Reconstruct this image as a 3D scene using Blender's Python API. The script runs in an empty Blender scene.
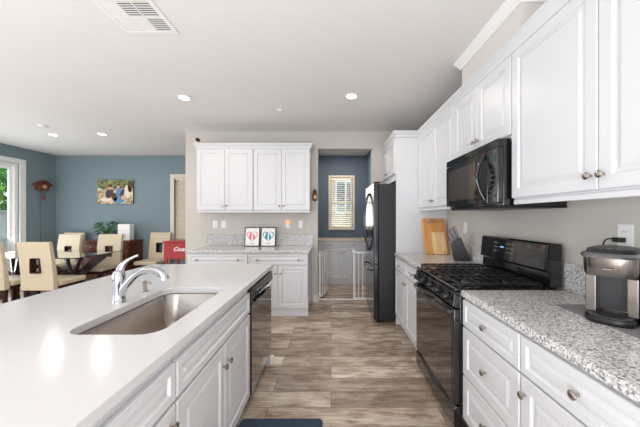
import bpy, bmesh, math, random
from mathutils import Vector, Matrix
random.seed(7)
PI = math.pi
S = bpy.context.scene
COL = S.collection

# ------------------------------------------------------------------ camera
cam = bpy.data.cameras.new('camera'); camo = bpy.data.objects.new('camera', cam); COL.objects.link(camo)
camo.location = (0, 0, 1.37); camo.rotation_euler = (PI/2, 0, 0)
cam.sensor_width = 36; cam.lens = 36*272/640
cam.shift_x = -11/640; cam.shift_y = 3.5/640; cam.clip_start = .02; cam.clip_end = 200
S.camera = camo
# ------------------------------------------------------------------ colour management
S.view_settings.view_transform = 'Standard'; S.view_settings.look = 'None'
S.view_settings.gamma = 1; S.view_settings.use_curve_mapping = False
S.view_settings.exposure = 0.07
# ------------------------------------------------------------------ world and lights
def L(c):
    f = lambda v: v/12.92 if v <= .04045 else ((v+.055)/1.055)**2.4
    return (f(c[0]/255), f(c[1]/255), f(c[2]/255), 1)
w = bpy.data.worlds.new('world'); S.world = w; w.use_nodes = True
bg = w.node_tree.nodes['Background']; bg.inputs[0].default_value = L((226, 236, 248)); bg.inputs[1].default_value = 2.3
def area(name, loc, rot, sx, sy, watts, col=(255, 255, 255)):
    d = bpy.data.lights.new(name, 'AREA'); d.shape = 'RECTANGLE'; d.size = sx; d.size_y = sy; d.energy = watts; d.color = L(col)[:3]
    o = bpy.data.objects.new(name, d); COL.objects.link(o); o.location = loc; o.rotation_euler = rot; return o
area('rear_fill_light', (-1.0, -2.45, 1.05), (PI/2+.10, 0, 0), 3.6, 2.0, 90, (250, 252, 255))     # added fill lamp standing in for daylight from behind, shines +Y
area('living_side_fill_light', (-6.0, -.6, 1.2), (PI/2+.4, 0, -PI/2), 3.0, 2.0, 38, (250, 252, 255))    # added fill lamp at the unseen left side, shines +X
area('patio_door_daylight', (-6.30, 4.2, 1.15), (PI/2+.4, 0, -PI/2), 2.2, 2.0, 62, (248, 252, 255))
area('ceilup_rear_fill', (-.9, -1.2, .06), (PI, 0, 0), 3.6, 2.2, 112, (250, 252, 255))   # added upward fill low behind the camera, brightens the ceiling
area('ceilup_living_fill', (-4.6, .3, .06), (PI, 0, 0), 2.4, 2.8, 52, (250, 252, 255))  # second added uplight, out of view, lifts the ceiling on the living side
area('pantry_window_daylight', (.24, 6.22, 1.7), (-PI/2, 0, 0), .55, 1.1, 9, (255, 246, 232))

# ------------------------------------------------------------------ materials
def nm(name):
    m = bpy.data.materials.new(name); m.use_nodes = True; nt = m.node_tree
    return m, nt, nt.nodes['Principled BSDF']
def mat(name, col, rough=.5, metal=0, bump=0, bscale=60, var=0, coat=0, spec=None):
    m, nt, b = nm(name); c = L(col)
    b.inputs['Base Color'].default_value = c; b.inputs['Roughness'].default_value = rough; b.inputs['Metallic'].default_value = metal
    if spec is not None: b.inputs['Specular IOR Level'].default_value = spec
    if coat: b.inputs['Coat Weight'].default_value = coat; b.inputs['Coat Roughness'].default_value = .05
    tc = nt.nodes.new('ShaderNodeTexCoord'); n = nt.nodes.new('ShaderNodeTexNoise'); n.inputs['Scale'].default_value = bscale
    nt.links.new(tc.outputs['Object'], n.inputs['Vector'])
    if bump:
        bp = nt.nodes.new('ShaderNodeBump'); bp.inputs['Strength'].default_value = bump; bp.inputs['Distance'].default_value = .002
        nt.links.new(n.outputs[0], bp.inputs['Height']); nt.links.new(bp.outputs[0], b.inputs['Normal'])
    v = var or .02
    mx = nt.nodes.new('ShaderNodeMixRGB'); mx.blend_type = 'MULTIPLY'; mx.inputs[0].default_value = 1
    r = nt.nodes.new('ShaderNodeMapRange'); r.inputs[3].default_value = 1-v; r.inputs[4].default_value = 1+v
    nt.links.new(n.outputs[0], r.inputs[0]); mx.inputs[1].default_value = c; nt.links.new(r.outputs[0], mx.inputs[2])
    nt.links.new(mx.outputs[0], b.inputs['Base Color'])
    return m
def ramp(nt, stops, interp='LINEAR'):
    r = nt.nodes.new('ShaderNodeValToRGB'); r.color_ramp.interpolation = interp
    e = r.color_ramp.elements
    while len(e) < len(stops): e.new(.5)
    for i, (p, c) in enumerate(stops): e[i].position = p; e[i].color = L(c)
    return r
def emit(name, col, s):
    m = bpy.data.materials.new(name); m.use_nodes = True; nt = m.node_tree; nt.nodes.clear()
    e = nt.nodes.new('ShaderNodeEmission'); o = nt.nodes.new('ShaderNodeOutputMaterial'); e.inputs[0].default_value = L(col); e.inputs[1].default_value = s
    nt.links.new(e.outputs[0], o.inputs[0]); return m
def glassy(name, tint, refl=1.0):
    m = bpy.data.materials.new(name); m.use_nodes = True; nt = m.node_tree; nt.nodes.clear()
    t = nt.nodes.new('ShaderNodeBsdfTransparent'); t.inputs[0].default_value = L(tint)
    g = nt.nodes.new('ShaderNodeBsdfGlossy'); g.inputs['Roughness'].default_value = .01
    f = nt.nodes.new('ShaderNodeFresnel'); f.inputs[0].default_value = 1.5
    mth = nt.nodes.new('ShaderNodeMath'); mth.operation = 'MULTIPLY'; mth.inputs[1].default_value = refl
    x = nt.nodes.new('ShaderNodeMixShader'); o = nt.nodes.new('ShaderNodeOutputMaterial')
    nt.links.new(f.outputs[0], mth.inputs[0]); nt.links.new(mth.outputs[0], x.inputs[0]); nt.links.new(t.outputs[0], x.inputs[1]); nt.links.new(g.outputs[0], x.inputs[2]); nt.links.new(x.outputs[0], o.inputs[0])
    return m
def granite():
    m, nt, b = nm('granite'); tc = nt.nodes.new('ShaderNodeTexCoord')
    v = nt.nodes.new('ShaderNodeTexVoronoi'); v.inputs['Scale'].default_value = 165; v.inputs['Randomness'].default_value = 1
    n = nt.nodes.new('ShaderNodeTexNoise'); n.inputs['Scale'].default_value = 90; n.inputs['Detail'].default_value = 6; n.inputs['Roughness'].default_value = .7
    nt.links.new(tc.outputs['Object'], n.inputs['Vector']); nt.links.new(tc.outputs['Object'], v.inputs['Vector'])
    sep = nt.nodes.new('ShaderNodeSeparateColor'); nt.links.new(v.outputs['Color'], sep.inputs[0])
    r1 = ramp(nt, [(0, (44, 42, 46)), (.13, (92, 88, 90)), (.26, (146, 142, 141)), (.45, (194, 194, 194)), (.72, (222, 223, 224)), (1, (240, 241, 242))])
    nt.links.new(sep.outputs[0], r1.inputs[0])
    r2 = ramp(nt, [(.36, (92, 88, 88)), (.46, (178, 175, 172)), (.56, (236, 235, 233))])
    nt.links.new(n.outputs[0], r2.inputs[0])
    mx = nt.nodes.new('ShaderNodeMixRGB'); mx.blend_type = 'MIX'; mx.inputs[0].default_value = .38
    nt.links.new(r1.outputs[0], mx.inputs[1]); nt.links.new(r2.outputs[0], mx.inputs[2])
    nt.links.new(mx.outputs[0], b.inputs['Base Color']); b.inputs['Roughness'].default_value = .14
    return m
def planks():
    m, nt, b = nm('wood_planks'); tc = nt.nodes.new('ShaderNodeTexCoord')
    br = nt.nodes.new('ShaderNodeTexBrick'); br.offset = .37; br.offset_frequency = 2
    br.inputs['Scale'].default_value = 1; br.inputs['Brick Width'].default_value = 1.22; br.inputs['Row Height'].default_value = .178
    br.inputs['Mortar Size'].default_value = .0022; br.inputs['Mortar Smooth'].default_value = .2; br.inputs['Bias'].default_value = 0
    br.inputs['Color1'].default_value = (0, 0, 0, 1); br.inputs['Color2'].default_value = (1, 1, 1, 1); br.inputs['Mortar'].default_value = (.3, .3, .3, 1)
    nt.links.new(tc.outputs['Object'], br.inputs['Vector'])
    # per plank offset of the grain
    add = nt.nodes.new('ShaderNodeVectorMath'); add.operation = 'ADD'
    sc = nt.nodes.new('ShaderNodeVectorMath'); sc.operation = 'SCALE'; sc.inputs['Scale'].default_value = 37
    nt.links.new(br.outputs['Color'], sc.inputs[0]); nt.links.new(tc.outputs['Object'], add.inputs[0]); nt.links.new(sc.outputs[0], add.inputs[1])
    mp = nt.nodes.new('ShaderNodeMapping'); mp.inputs['Scale'].default_value = (2.0, 17, 1); nt.links.new(add.outputs[0], mp.inputs[0])
    n1 = nt.nodes.new('ShaderNodeTexNoise'); n1.inputs['Scale'].default_value = 2.2; n1.inputs['Detail'].default_value = 12; n1.inputs['Roughness'].default_value = .74; n1.inputs['Distortion'].default_value = 1.1
    nt.links.new(mp.outputs[0], n1.inputs['Vector'])
    mp2 = nt.nodes.new('ShaderNodeMapping'); mp2.inputs['Scale'].default_value = (2.6, 7, 1); nt.links.new(add.outputs[0], mp2.inputs[0])
    n2 = nt.nodes.new('ShaderNodeTexNoise'); n2.inputs['Scale'].default_value = 1.7; n2.inputs['Detail'].default_value = 3; nt.links.new(mp2.outputs[0], n2.inputs['Vector'])
    r1 = ramp(nt, [(.34, (96, 80, 68)), (.44, (160, 142, 126)), (.51, (204, 188, 172)), (.62, (242, 232, 221))])
    nt.links.new(n1.outputs[0], r1.inputs[0])
    r2 = ramp(nt, [(.36, (138, 130, 128)), (.47, (200, 174, 152)), (.58, (248, 241, 232))])
    nt.links.new(n2.outputs[0], r2.inputs[0])
    mx = nt.nodes.new('ShaderNodeMixRGB'); mx.blend_type = 'MIX'; mx.inputs[0].default_value = .42
    nt.links.new(r1.outputs[0], mx.inputs[1]); nt.links.new(r2.outputs[0], mx.inputs[2])
    r3 = ramp(nt, [(0, (186, 176, 168)), (.5, (226, 219, 212)), (1, (255, 253, 250))]); nt.links.new(br.outputs['Color'], r3.inputs[0])
    mx2 = nt.nodes.new('ShaderNodeMixRGB'); mx2.blend_type = 'MULTIPLY'; mx2.inputs[0].default_value = 1
    nt.links.new(mx.outputs[0], mx2.inputs[1]); nt.links.new(r3.outputs[0], mx2.inputs[2])
    mx3 = nt.nodes.new('ShaderNodeMixRGB'); mx3.blend_type = 'MIX'; nt.links.new(br.outputs['Fac'], mx3.inputs[0]); nt.links.new(mx2.outputs[0], mx3.inputs[1]); mx3.inputs[2].default_value = L((92, 78, 66))
    nt.links.new(mx3.outputs[0], b.inputs['Base Color']); b.inputs['Roughness'].default_value = .38
    bp = nt.nodes.new('ShaderNodeBump'); bp.inputs['Strength'].default_value = .25; bp.inputs['Distance'].default_value = .002
    nt.links.new(n1.outputs[0], bp.inputs['Height']); nt.links.new(bp.outputs[0], b.inputs['Normal'])
    return m
def wood(name, c1, c2, scale=(1, 14, 1), rough=.4, noise=3):
    m, nt, b = nm(name); tc = nt.nodes.new('ShaderNodeTexCoord'); mp = nt.nodes.new('ShaderNodeMapping'); mp.inputs['Scale'].default_value = scale
    n = nt.nodes.new('ShaderNodeTexNoise'); n.inputs['Scale'].default_value = noise; n.inputs['Detail'].default_value = 5
    nt.links.new(tc.outputs['Object'], mp.inputs[0]); nt.links.new(mp.outputs[0], n.inputs['Vector'])
    r = ramp(nt, [(.35, c1), (.65, c2)]); nt.links.new(n.outputs[0], r.inputs[0]); nt.links.new(r.outputs[0], b.inputs['Base Color'])
    b.inputs['Roughness'].default_value = rough; return m
def brushed(name, col, rough=.28):
    m, nt, b = nm(name); b.inputs['Base Color'].default_value = L(col); b.inputs['Metallic'].default_value = 1
    tc = nt.nodes.new('ShaderNodeTexCoord'); mp = nt.nodes.new('ShaderNodeMapping'); mp.inputs['Scale'].default_value = (60, 3, 60)
    n = nt.nodes.new('ShaderNodeTexNoise'); n.inputs['Scale'].default_value = 4
    nt.links.new(tc.outputs['Object'], mp.inputs[0]); nt.links.new(mp.outputs[0], n.inputs['Vector'])
    r = nt.nodes.new('ShaderNodeMapRange'); r.inputs[3].default_value = rough-.06; r.inputs[4].default_value = rough+.08
    nt.links.new(n.outputs[0], r.inputs[0]); nt.links.new(r.outputs[0], b.inputs['Roughness']); return m

BEIGE = mat('beige_wall_paint', (202, 197, 190), .75, bump=.25, bscale=120)
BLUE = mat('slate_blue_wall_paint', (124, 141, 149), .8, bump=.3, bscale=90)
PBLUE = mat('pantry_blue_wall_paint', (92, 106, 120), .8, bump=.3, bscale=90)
CEIL = mat('ceiling_paint', (230, 227, 225), .85, bump=.2, bscale=110)
WHITE = mat('white_lacquer', (215, 216, 219), .34)
TRIM = mat('white_trim_paint', (240, 238, 236), .4)
CREAMT = mat('cream_window_trim', (222, 208, 192), .45)
QUARTZ = mat('white_quartz', (216, 216, 217), .14, var=.012, bscale=30)
GRAN = granite(); FLOOR = planks()
BLACK = mat('gloss_black_enamel', (14, 14, 15), .07, coat=.6)
BLACKG = mat('black_glass', (16, 15, 15), .03, coat=1)
BLACKM = mat('matte_black_iron', (26, 26, 27), .45, metal=.3)
BLACKP = mat('black_plastic', (15, 15, 16), .36)
BLACKTEX = mat('textured_black_steel', (34, 35, 39), .34, metal=.2, bump=.5, bscale=260)
BSTEEL = mat('black_stainless', (74, 74, 78), .16, metal=1)
NICKEL = mat('brushed_nickel', (176, 168, 160), .22, metal=1)
CHROME = mat('polished_chrome', (196, 199, 205), .06, metal=1)
STEEL = mat('brushed_steel', (176, 169, 163), .27, metal=1)
STEELC = mat('warm_brushed_steel', (150, 144, 138), .24, metal=1)
CREAM = mat('cream_leather', (214, 199, 172), .42, bump=.3, bscale=160, var=.03)
DARKW = wood('dark_espresso_wood', (38, 22, 16), (66, 36, 26), rough=.22)
CHERRY = wood('cherry_wood', (78, 36, 22), (128, 66, 42), (8, 1, 1), .35)
BAMBOO = wood('bamboo_wood', (204, 138, 74), (228, 168, 100), (18, 1, 1), .42, 3)
MAPLE = wood('pale_maple_wood', (226, 184, 130), (240, 206, 158), (14, 1, 1), .45, 3)
GLASS = glassy('window_glass', (246, 250, 250), .8)
TGLASS = glassy('table_glass', (186, 204, 198), 2.2)
RED = mat('red_enamel', (166, 8, 16), .3)
WPLAST = mat('white_plastic', (240, 240, 238), .35)
GREY = mat('grey_metal', (120, 120, 122), .4, metal=.6)
DGREY = mat('dark_grey_plastic', (62, 62, 66), .35)
LAMPM = emit('lamp_lens_glow', (255, 246, 228), 14)
NIGHT = emit('night_light_glow', (255, 176, 140), 1.3)
LED = emit('display_light', (150, 200, 255), 1.2)
NAVY = mat('navy_mat_fabric', (50, 66, 84), .95, bump=.8, bscale=220, var=.2)
GMAT = mat('grey_silicone_mat', (128, 126, 130), .5, bump=.2, bscale=100)
LEAF = mat('leaf_green', (62, 116, 58), .45, var=.3, bscale=20)
HEDGE = mat('hedge_green', (122, 190, 62), .8, var=.4, bscale=14)
TERRA = mat('woven_brown_pot', (150, 104, 74), .7, bump=.5)
VINYL = mat('white_vinyl_fence', (176, 180, 172), .5)
CONC = mat('patio_concrete', (128, 122, 114), .85, bump=.3)
PAPER = mat('white_paper', (246, 244, 242), .6)
PINK = mat('rose_pink_print', (232, 112, 138), .6)
TEAL = mat('teal_print', (42, 148, 160), .6)
HSTEEL = mat('dull_steel', (104, 104, 108), .3, metal=.8)
GRATE = mat('cast_iron_grate', (34, 34, 36), .28, metal=.2)
BROWN = wood('carved_brown_wood', (76, 38, 24), (136, 72, 44), (6, 6, 6), .5)

# ------------------------------------------------------------------ mesh helpers
class M:
    def __init__(s): s.b = bmesh.new(); s.mi = 0
    def face(s, vs):
        try: f = s.b.faces.new(vs); f.material_index = s.mi; return f
        except ValueError: return None
    def v(s, p): return s.b.verts.new(p)
    def box(s, x0, x1, y0, y1, z0, z1):
        c = [s.v((x, y, z)) for z in (z0, z1) for y in (y0, y1) for x in (x0, x1)]
        for q in ((0, 2, 3, 1), (4, 5, 7, 6), (0, 1, 5, 4), (2, 6, 7, 3), (0, 4, 6, 2), (1, 3, 7, 5)): s.face([c[i] for i in q])
        return s
    def loft(s, rings, cap=True, close=True):
        R = [[s.v(p) for p in r] for r in rings]; n = len(R[0])
        for a, b in zip(R, R[1:]):
            for i in range(n if close else n-1):
                s.face([a[i], a[(i+1) % n], b[(i+1) % n], b[i]])
        if cap: s.face(R[0][::-1]); s.face(R[-1])
        return s
    def prism(s, poly, axis, a, b):
        f = {'x': lambda p, t: (t, p[0], p[1]), 'y': lambda p, t: (p[0], t, p[1]), 'z': lambda p, t: (p[0], p[1], t)}[axis]
        return s.loft([[f(p, a) for p in poly], [f(p, b) for p in poly]])
    def tube(s, pts, rad, n=12, sq=(1, 1)):
        pts = [Vector(p) for p in pts]; rad = rad if isinstance(rad, (list, tuple)) else [rad]*len(pts)
        up = None; rings = []
        for i, p in enumerate(pts):
            t = (pts[min(i+1, len(pts)-1)]-pts[max(i-1, 0)]).normalized()
            if up is None: up = Vector((0, 0, 1)) if abs(t.z) < .9 else Vector((0, 1, 0))
            sd = t.cross(up).normalized(); up = sd.cross(t).normalized()
            rings.append([tuple(p+(sd*math.cos(a)*sq[0]+up*math.sin(a)*sq[1])*rad[i]) for a in [2*PI*k/n for k in range(n)]])
        return s.loft(rings)
    def lathe(s, prof, c=(0, 0, 0), axis='z', n=20, sx=1, sy=1):
        rings = []
        for r, h in prof:
            ring = []
            for k in range(n):
                a = 2*PI*k/n; x = r*math.cos(a)*sx; y = r*math.sin(a)*sy
                p = {'z': (x, y, h), '-y': (x, -h, y), 'x': (h, x, y), '-x': (-h, x, y)}[axis]
                ring.append((p[0]+c[0], p[1]+c[1], p[2]+c[2]))
            rings.append(ring)
        return s.loft(rings)
    def rot(s, mtx):
        bmesh.ops.transform(s.b, matrix=mtx, verts=s.b.verts); return s
def spline(pts, n=8):
    P = [Vector(p) for p in pts]; P = [P[0]*2-P[1]]+P+[P[-1]*2-P[-2]]; out = []
    for i in range(1, len(P)-2):
        for k in range(n):
            t = k/n; a, b, c, d = P[i-1:i+3]
            out.append(.5*((2*b)+(c-a)*t+(2*a-5*b+4*c-d)*t*t+(3*b-a-3*c+d)*t**3))
    out.append(P[-2]); return [tuple(o) for o in out]
def rrect(x0, x1, y0, y1, r, n=5):
    out = []
    for cx, cy, a0 in ((x1-r, y1-r, 0), (x0+r, y1-r, PI/2), (x0+r, y0+r, PI), (x1-r, y0+r, 1.5*PI)):
        for k in range(n+1):
            a = a0+PI/2*k/n; out.append((cx+r*math.cos(a), cy+r*math.sin(a)))
    return out
def obj(name, m, mats, parent=None, bevel=0, smooth=False, seg=2, label=None):
    b = m.b if isinstance(m, M) else m
    bmesh.ops.recalc_face_normals(b, faces=b.faces)
    me = bpy.data.meshes.new(name); b.to_mesh(me); b.free()
    for x in (mats if isinstance(mats, (list, tuple)) else [mats]): me.materials.append(x)
    o = bpy.data.objects.new(name, me); COL.objects.link(o)
    if parent: o.parent = parent
    if smooth: 
        for p in me.polygons: p.use_smooth = True
        try: me.set_sharp_from_angle(angle=.7)
        except Exception: pass
    if bevel:
        md = o.modifiers.new('bevel', 'BEVEL'); md.width = bevel; md.segments = seg; md.limit_method = 'ANGLE'; md.angle_limit = .6
        md.harden_normals = False
    if label: o['label'] = label
    return o
def thing(name, label, cat, loc=(0, 0, 0), rz=0, group=None):
    o = bpy.data.objects.new(name, None); COL.objects.link(o); o.empty_display_size = .1
    o.location = loc; o.rotation_euler = (0, 0, rz); return tag(o, label, cat, group)
def tag(o, label, cat, group=None):
    o['label'] = label; o['category'] = cat
    if group: o['group'] = group
    return o
def struct(name, m, mats, parent=None, bevel=0):
    o = obj(name, m, mats, parent, bevel)
    if not parent: o['kind'] = 'structure'
    return o
def copy_tree(o, parent=None):
    c = o.copy(); COL.objects.link(c); c.parent = parent
    for ch in list(o.children): copy_tree(ch, c)
    return c

# ------------------------------------------------------------------ room shell
CZ = 2.745; XR = 1.475; YB = 4.38; XL = -6.147; YD = 6.08
struct('floor', M().box(XL-.15, XR+.15, -2.7, 6.3, -.08, 0), FLOOR)
struct('ceiling', M().box(XL-.15, XR+.15, -2.7, 6.3, CZ, CZ+.1), CEIL)
struct('wall_right', M().box(XR, XR+.15, -2.55, YB, 0, CZ), BEIGE)
DX0, DX1, DZ = -.214, .667, 2.471
m = M(); m.box(-2.343, DX0, YB, YB+.15, 0, CZ); m.box(DX1, XR+.15, YB, YB+.15, 0, CZ); m.box(DX0, DX1, YB, YB+.15, DZ, CZ)
struct('wall_back', m, BEIGE)
m = M(); wx0, wx1, wz0, wz1 = -3.50, -2.72, .74, 2.24
m.box(XL-.15, wx0, YD, YD+.15, 0, CZ); m.box(wx1, -2.0, YD, YD+.15, 0, CZ); m.box(wx0, wx1, YD, YD+.15, 0, wz0); m.box(wx0, wx1, YD, YD+.15, wz1, CZ)
struct('wall_dining', m, BLUE)
struct('wall_dining_right', M().box(-2.15, -2.0, YB+.15, YD, 0, CZ), BLUE)
SY0, SY1, SZ = 3.05, 5.36, 2.42
m = M(); m.box(XL-.15, XL, SY1, YD, 0, CZ); m.box(XL-.15, XL, .9, SY0, 0, CZ); m.box(XL-.15, XL, SY0, SY1, SZ, CZ)
m.box(XL-.15, XL, -2.1, .9, 0, .35); m.box(XL-.15, XL, -2.1, .9, 2.45, CZ); m.box(XL-.15, XL, -2.55, -2.1, 0, CZ)
struct('wall_left', m, BLUE)
m = M(); m.box(XL-.15, -2.8, -2.7, -2.55, 0, CZ); m.box(.8, XR+.15, -2.7, -2.55, 0, CZ); m.box(-2.8, .8, -2.7, -2.55, 2.5, CZ)
struct('wall_rear', m, BEIGE)
# pantry shell
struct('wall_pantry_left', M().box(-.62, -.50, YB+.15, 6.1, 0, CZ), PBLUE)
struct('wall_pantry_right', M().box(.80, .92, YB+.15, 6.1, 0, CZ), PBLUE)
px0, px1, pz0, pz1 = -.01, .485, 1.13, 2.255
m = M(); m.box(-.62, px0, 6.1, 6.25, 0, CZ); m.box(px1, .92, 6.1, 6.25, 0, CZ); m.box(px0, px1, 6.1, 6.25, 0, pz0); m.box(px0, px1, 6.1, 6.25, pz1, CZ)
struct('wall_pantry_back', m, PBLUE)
# baseboards
m = M(); m.box(-.29, DX0, YB-.016, YB-.001, 0, .11); m.box(DX0+.001, DX0+.016, YB-.016, YB+.15, 0, .11)
struct('baseboard_back', m, TRIM, bevel=.003)
struct('baseboard_left', M().box(XL+.001, XL+.016, 5.47, YD-.02, 0, .11), TRIM, bevel=.003)
struct('baseboard_dining', M().box(XL+.02, -2.2, YD-.016, YD-.001, 0, .11), TRIM, bevel=.003)
# vent chase over the microwave cabinet with its ceiling moulding
struct('wall_vent_chase', M().box(1.156, XR-.001, 1.655, 2.40, 2.50, CZ-.001), mat('soffit_paint', (222, 216, 210), .7, bump=.2, bscale=110))
def sweep(path, prof, side):
    """path: 2D points; prof: closed list of (out, z); out is measured to the given side of travel"""
    rings = []
    for i, p in enumerate(path):
        p = Vector(p); ds = []
        if i > 0: ds.append((p-Vector(path[i-1])).normalized())
        if i < len(path)-1: ds.append((Vector(path[i+1])-p).normalized())
        ns = [Vector((-d.y, d.x))*side for d in ds]
        n = ns[0] if len(ns) == 1 else (ns[0]+ns[1])/(1+ns[0].dot(ns[1]))
        rings.append([(p.x+n.x*o, p.y+n.y*o, z) for o, z in prof])
    m = M(); m.loft(rings); return m
cm = [(0, CZ-.075), (.012, CZ-.075), (.018, CZ-.055), (.045, CZ-.02), (.05, CZ-.012), (.05, CZ-.001), (0, CZ-.001)]
struct('trim_1', sweep([(XR-.002, 1.654), (1.155, 1.654), (1.155, 2.401), (XR-.002, 2.401)], cm, 1), TRIM)

# ------------------------------------------------------------------ windows, patio door and outdoors
def window(n, x0, x1, z0, z1, y, cw, mt):
    m = M(); e = .001
    m.box(x0-cw, x0, y-.02, y-e, z0-cw, z1+cw); m.box(x1, x1+cw, y-.02, y-e, z0-cw, z1+cw); m.box(x0, x1, y-.02, y-e, z1, z1+cw)
    r = struct(n, m, mt, bevel=.004)
    m = M(); m.box(x0, x1, y-.035, y-.001, z0-cw, z0); obj('window_sill', m, mt, r, .004)
    m = M(); t = .035
    for a, b, c, d in ((x0+.001, x0+t, z0+.001, z1-.001), (x1-t, x1-.001, z0+.001, z1-.001), (x0+t, x1-t, z0+.001, z0+t), (x0+t, x1-t, z1-t, z1-.001), (x0+t, x1-t, (z0+z1)/2-.018, (z0+z1)/2+.018)):
        m.box(a, b, y+.07, y+.11, c, d)
    obj('window_frame', m, WPLAST, r, .003)
    obj('pane', M().box(x0+t, x1-t, y+.087, y+.093, z0+t, z1-t), GLASS, r)
    return r
window('window_1', px0, px1, pz0, pz1, 6.1, .045, CREAMT)
window('window_2', wx0, wx1, wz0, wz1, YD, .085, CREAMT)
BLIND = mat('cream_blind_slats', (240, 228, 208), .5)
def blind(label, x0, x1, z0, z1, y, tilt):
    t = thing('window_blind', label, 'blind', ((x0+x1)/2, y, z0))
    hw = (x1-x0)/2-.004; H = z1-z0
    obj('head_rail', M().box(-hw, hw, -.025, .025, H-.04, H-.003), BLIND, t, .003)
    m = M(); k = int((H-.08)/.045)
    for i in range(k):
        z = .045+i*.045; c, s = math.cos(tilt)*.024, math.sin(tilt)*.024
        m.loft([[(-hw, -c, z-s), (-hw, c, z+s), (-hw, c, z+s+.003), (-hw, -c, z-s+.003)], [(hw, -c, z-s), (hw, c, z+s), (hw, c, z+s+.003), (hw, -c, z-s+.003)]])
    obj('slats', m, BLIND, t)
    obj('bottom_rail', M().box(-hw, hw, -.02, .02, .003, .02), BLIND, t, .002)
    m = M()
    for x in (-hw*.6, hw*.6): m.tube([(x, -.026, .02), (x, -.026, H-.04)], .0015, 6)
    obj('cord', m, BLIND, t)
blind('cream horizontal blind in the small window of the blue pantry alcove', px0, px1, pz0, pz1, 6.13, .18)
blind('cream horizontal blind in the dining room window behind the red cooler', wx0, wx1, wz0, wz1, 6.11, .6)
# patio door
m = M(); xf = XL+.02
m.box(XL+.001, xf, SY1, SY1+.11, 0, SZ+.09); m.box(XL+.001, xf, SY0-.11, SY0, 0, SZ+.09); m.box(XL+.001, xf, SY0, SY1, SZ, SZ+.09)
d1 = struct('door_1', m, TRIM, bevel=.004)
m = M(); m.box(XL-.13, XL-.02, SY1-.06, SY1-.001, .002, SZ-.001); m.box(XL-.13, XL-.02, SY0+.001, SY0+.06, .002, SZ-.001); m.box(XL-.13, XL-.02, SY0+.06, SY1-.06, SZ-.06, SZ-.001); m.box(XL-.13, XL-.02, SY0+.06, SY1-.06, .002, .04)
obj('door_frame', m, TRIM, d1, .003)
m = M(); a, b = 4.2, SY1-.06
m.box(XL-.10, XL-.06, a, a+.07, .04, SZ-.06); m.box(XL-.10, XL-.06, b-.05, b, .04, SZ-.06); m.box(XL-.10, XL-.06, a+.07, b-.05, .04, .13); m.box(XL-.10, XL-.06, a+.07, b-.05, SZ-.12, SZ-.06)
sl = obj('sliding_panel', m, WPLAST, d1, .003)
obj('pane', M().box(XL-.083, XL-.077, a+.07, b-.05, .13, SZ-.12), GLASS, sl)
obj('fixed_pane', M().box(XL-.113, XL-.107, SY0+.06, a, .04, SZ-.06), GLASS, d1)
struct('ground', M().box(-30, 12, -8, 20, -.3, -.1), CONC)
m = M()
m.box(-9.42, -9.36, -2, 13, -.1, 1.5); 
for k in range(9): y = -1.8+k*1.8; m.box(-9.46, -9.30, y, y+.12, -.1, 1.56)
m.box(-9.44, -9.32, -2, 13, 1.5, 1.56)
tag(obj('garden_fence', m, VINYL, None, .004), 'pale grey vinyl garden fence seen through the patio door', 'fence')
m = M(); rnd = random.Random(3)
for k in range(7000):
    x, y, z = -10.6+rnd.uniform(-.5, .75), rnd.uniform(5, 12), rnd.uniform(.9, 3.3)
    a = Vector((rnd.uniform(-1, 1), rnd.uniform(-1, 1), rnd.uniform(-1, 1))).normalized(); b = a.cross(Vector((.3, .2, 1))).normalized(); c = Vector((x, y, z)); s = rnd.uniform(.08, .17)
    m.face([m.v(c-a*s), m.v(c-b*s*.5), m.v(c+a*s), m.v(c+b*s*.5)])
hd = thing('hedge', 'bright green leafy hedge above the garden fence outside the patio door', 'hedge', (0, 0, 0))
obj('foliage', m, HEDGE, hd); obj('trunk', M().tube([(-10.6, 8, -.1), (-10.6, 8, 1.6)], .06, 8), BROWN, hd)
m = M(); m.tube([(-7.9, 6.36, -.1), (-7.9, 6.36, 3.2)], .06, 12)
tag(obj('patio_umbrella_pole', m, mat('navy_cloth', (36, 60, 106), .6)), 'slim dark blue pole standing on the patio outside the glass door', 'pole')
# the house next door
nb = thing('neighbor_house', 'pale tan house wall with a white window beyond the pantry blind', 'house', (0, 9.3, -.1))
STUC = mat('tan_stucco', (206, 188, 160), .9, bump=.4)
obj('wall', M().box(-5.5, 3.5, 0, .3, 0, 5), STUC, nb)
m = M(); m.box(.15, .85, -.05, -.001, 1.6, 2.7)
f = obj('window_frame', m, WPLAST, nb, .005); obj('window_pane', M().box(.2, .47, -.06, -.051, 1.65, 2.65).box(.53, .8, -.06, -.051, 1.65, 2.65), mat('dull_pane', (120, 128, 132), .1), f)

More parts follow.
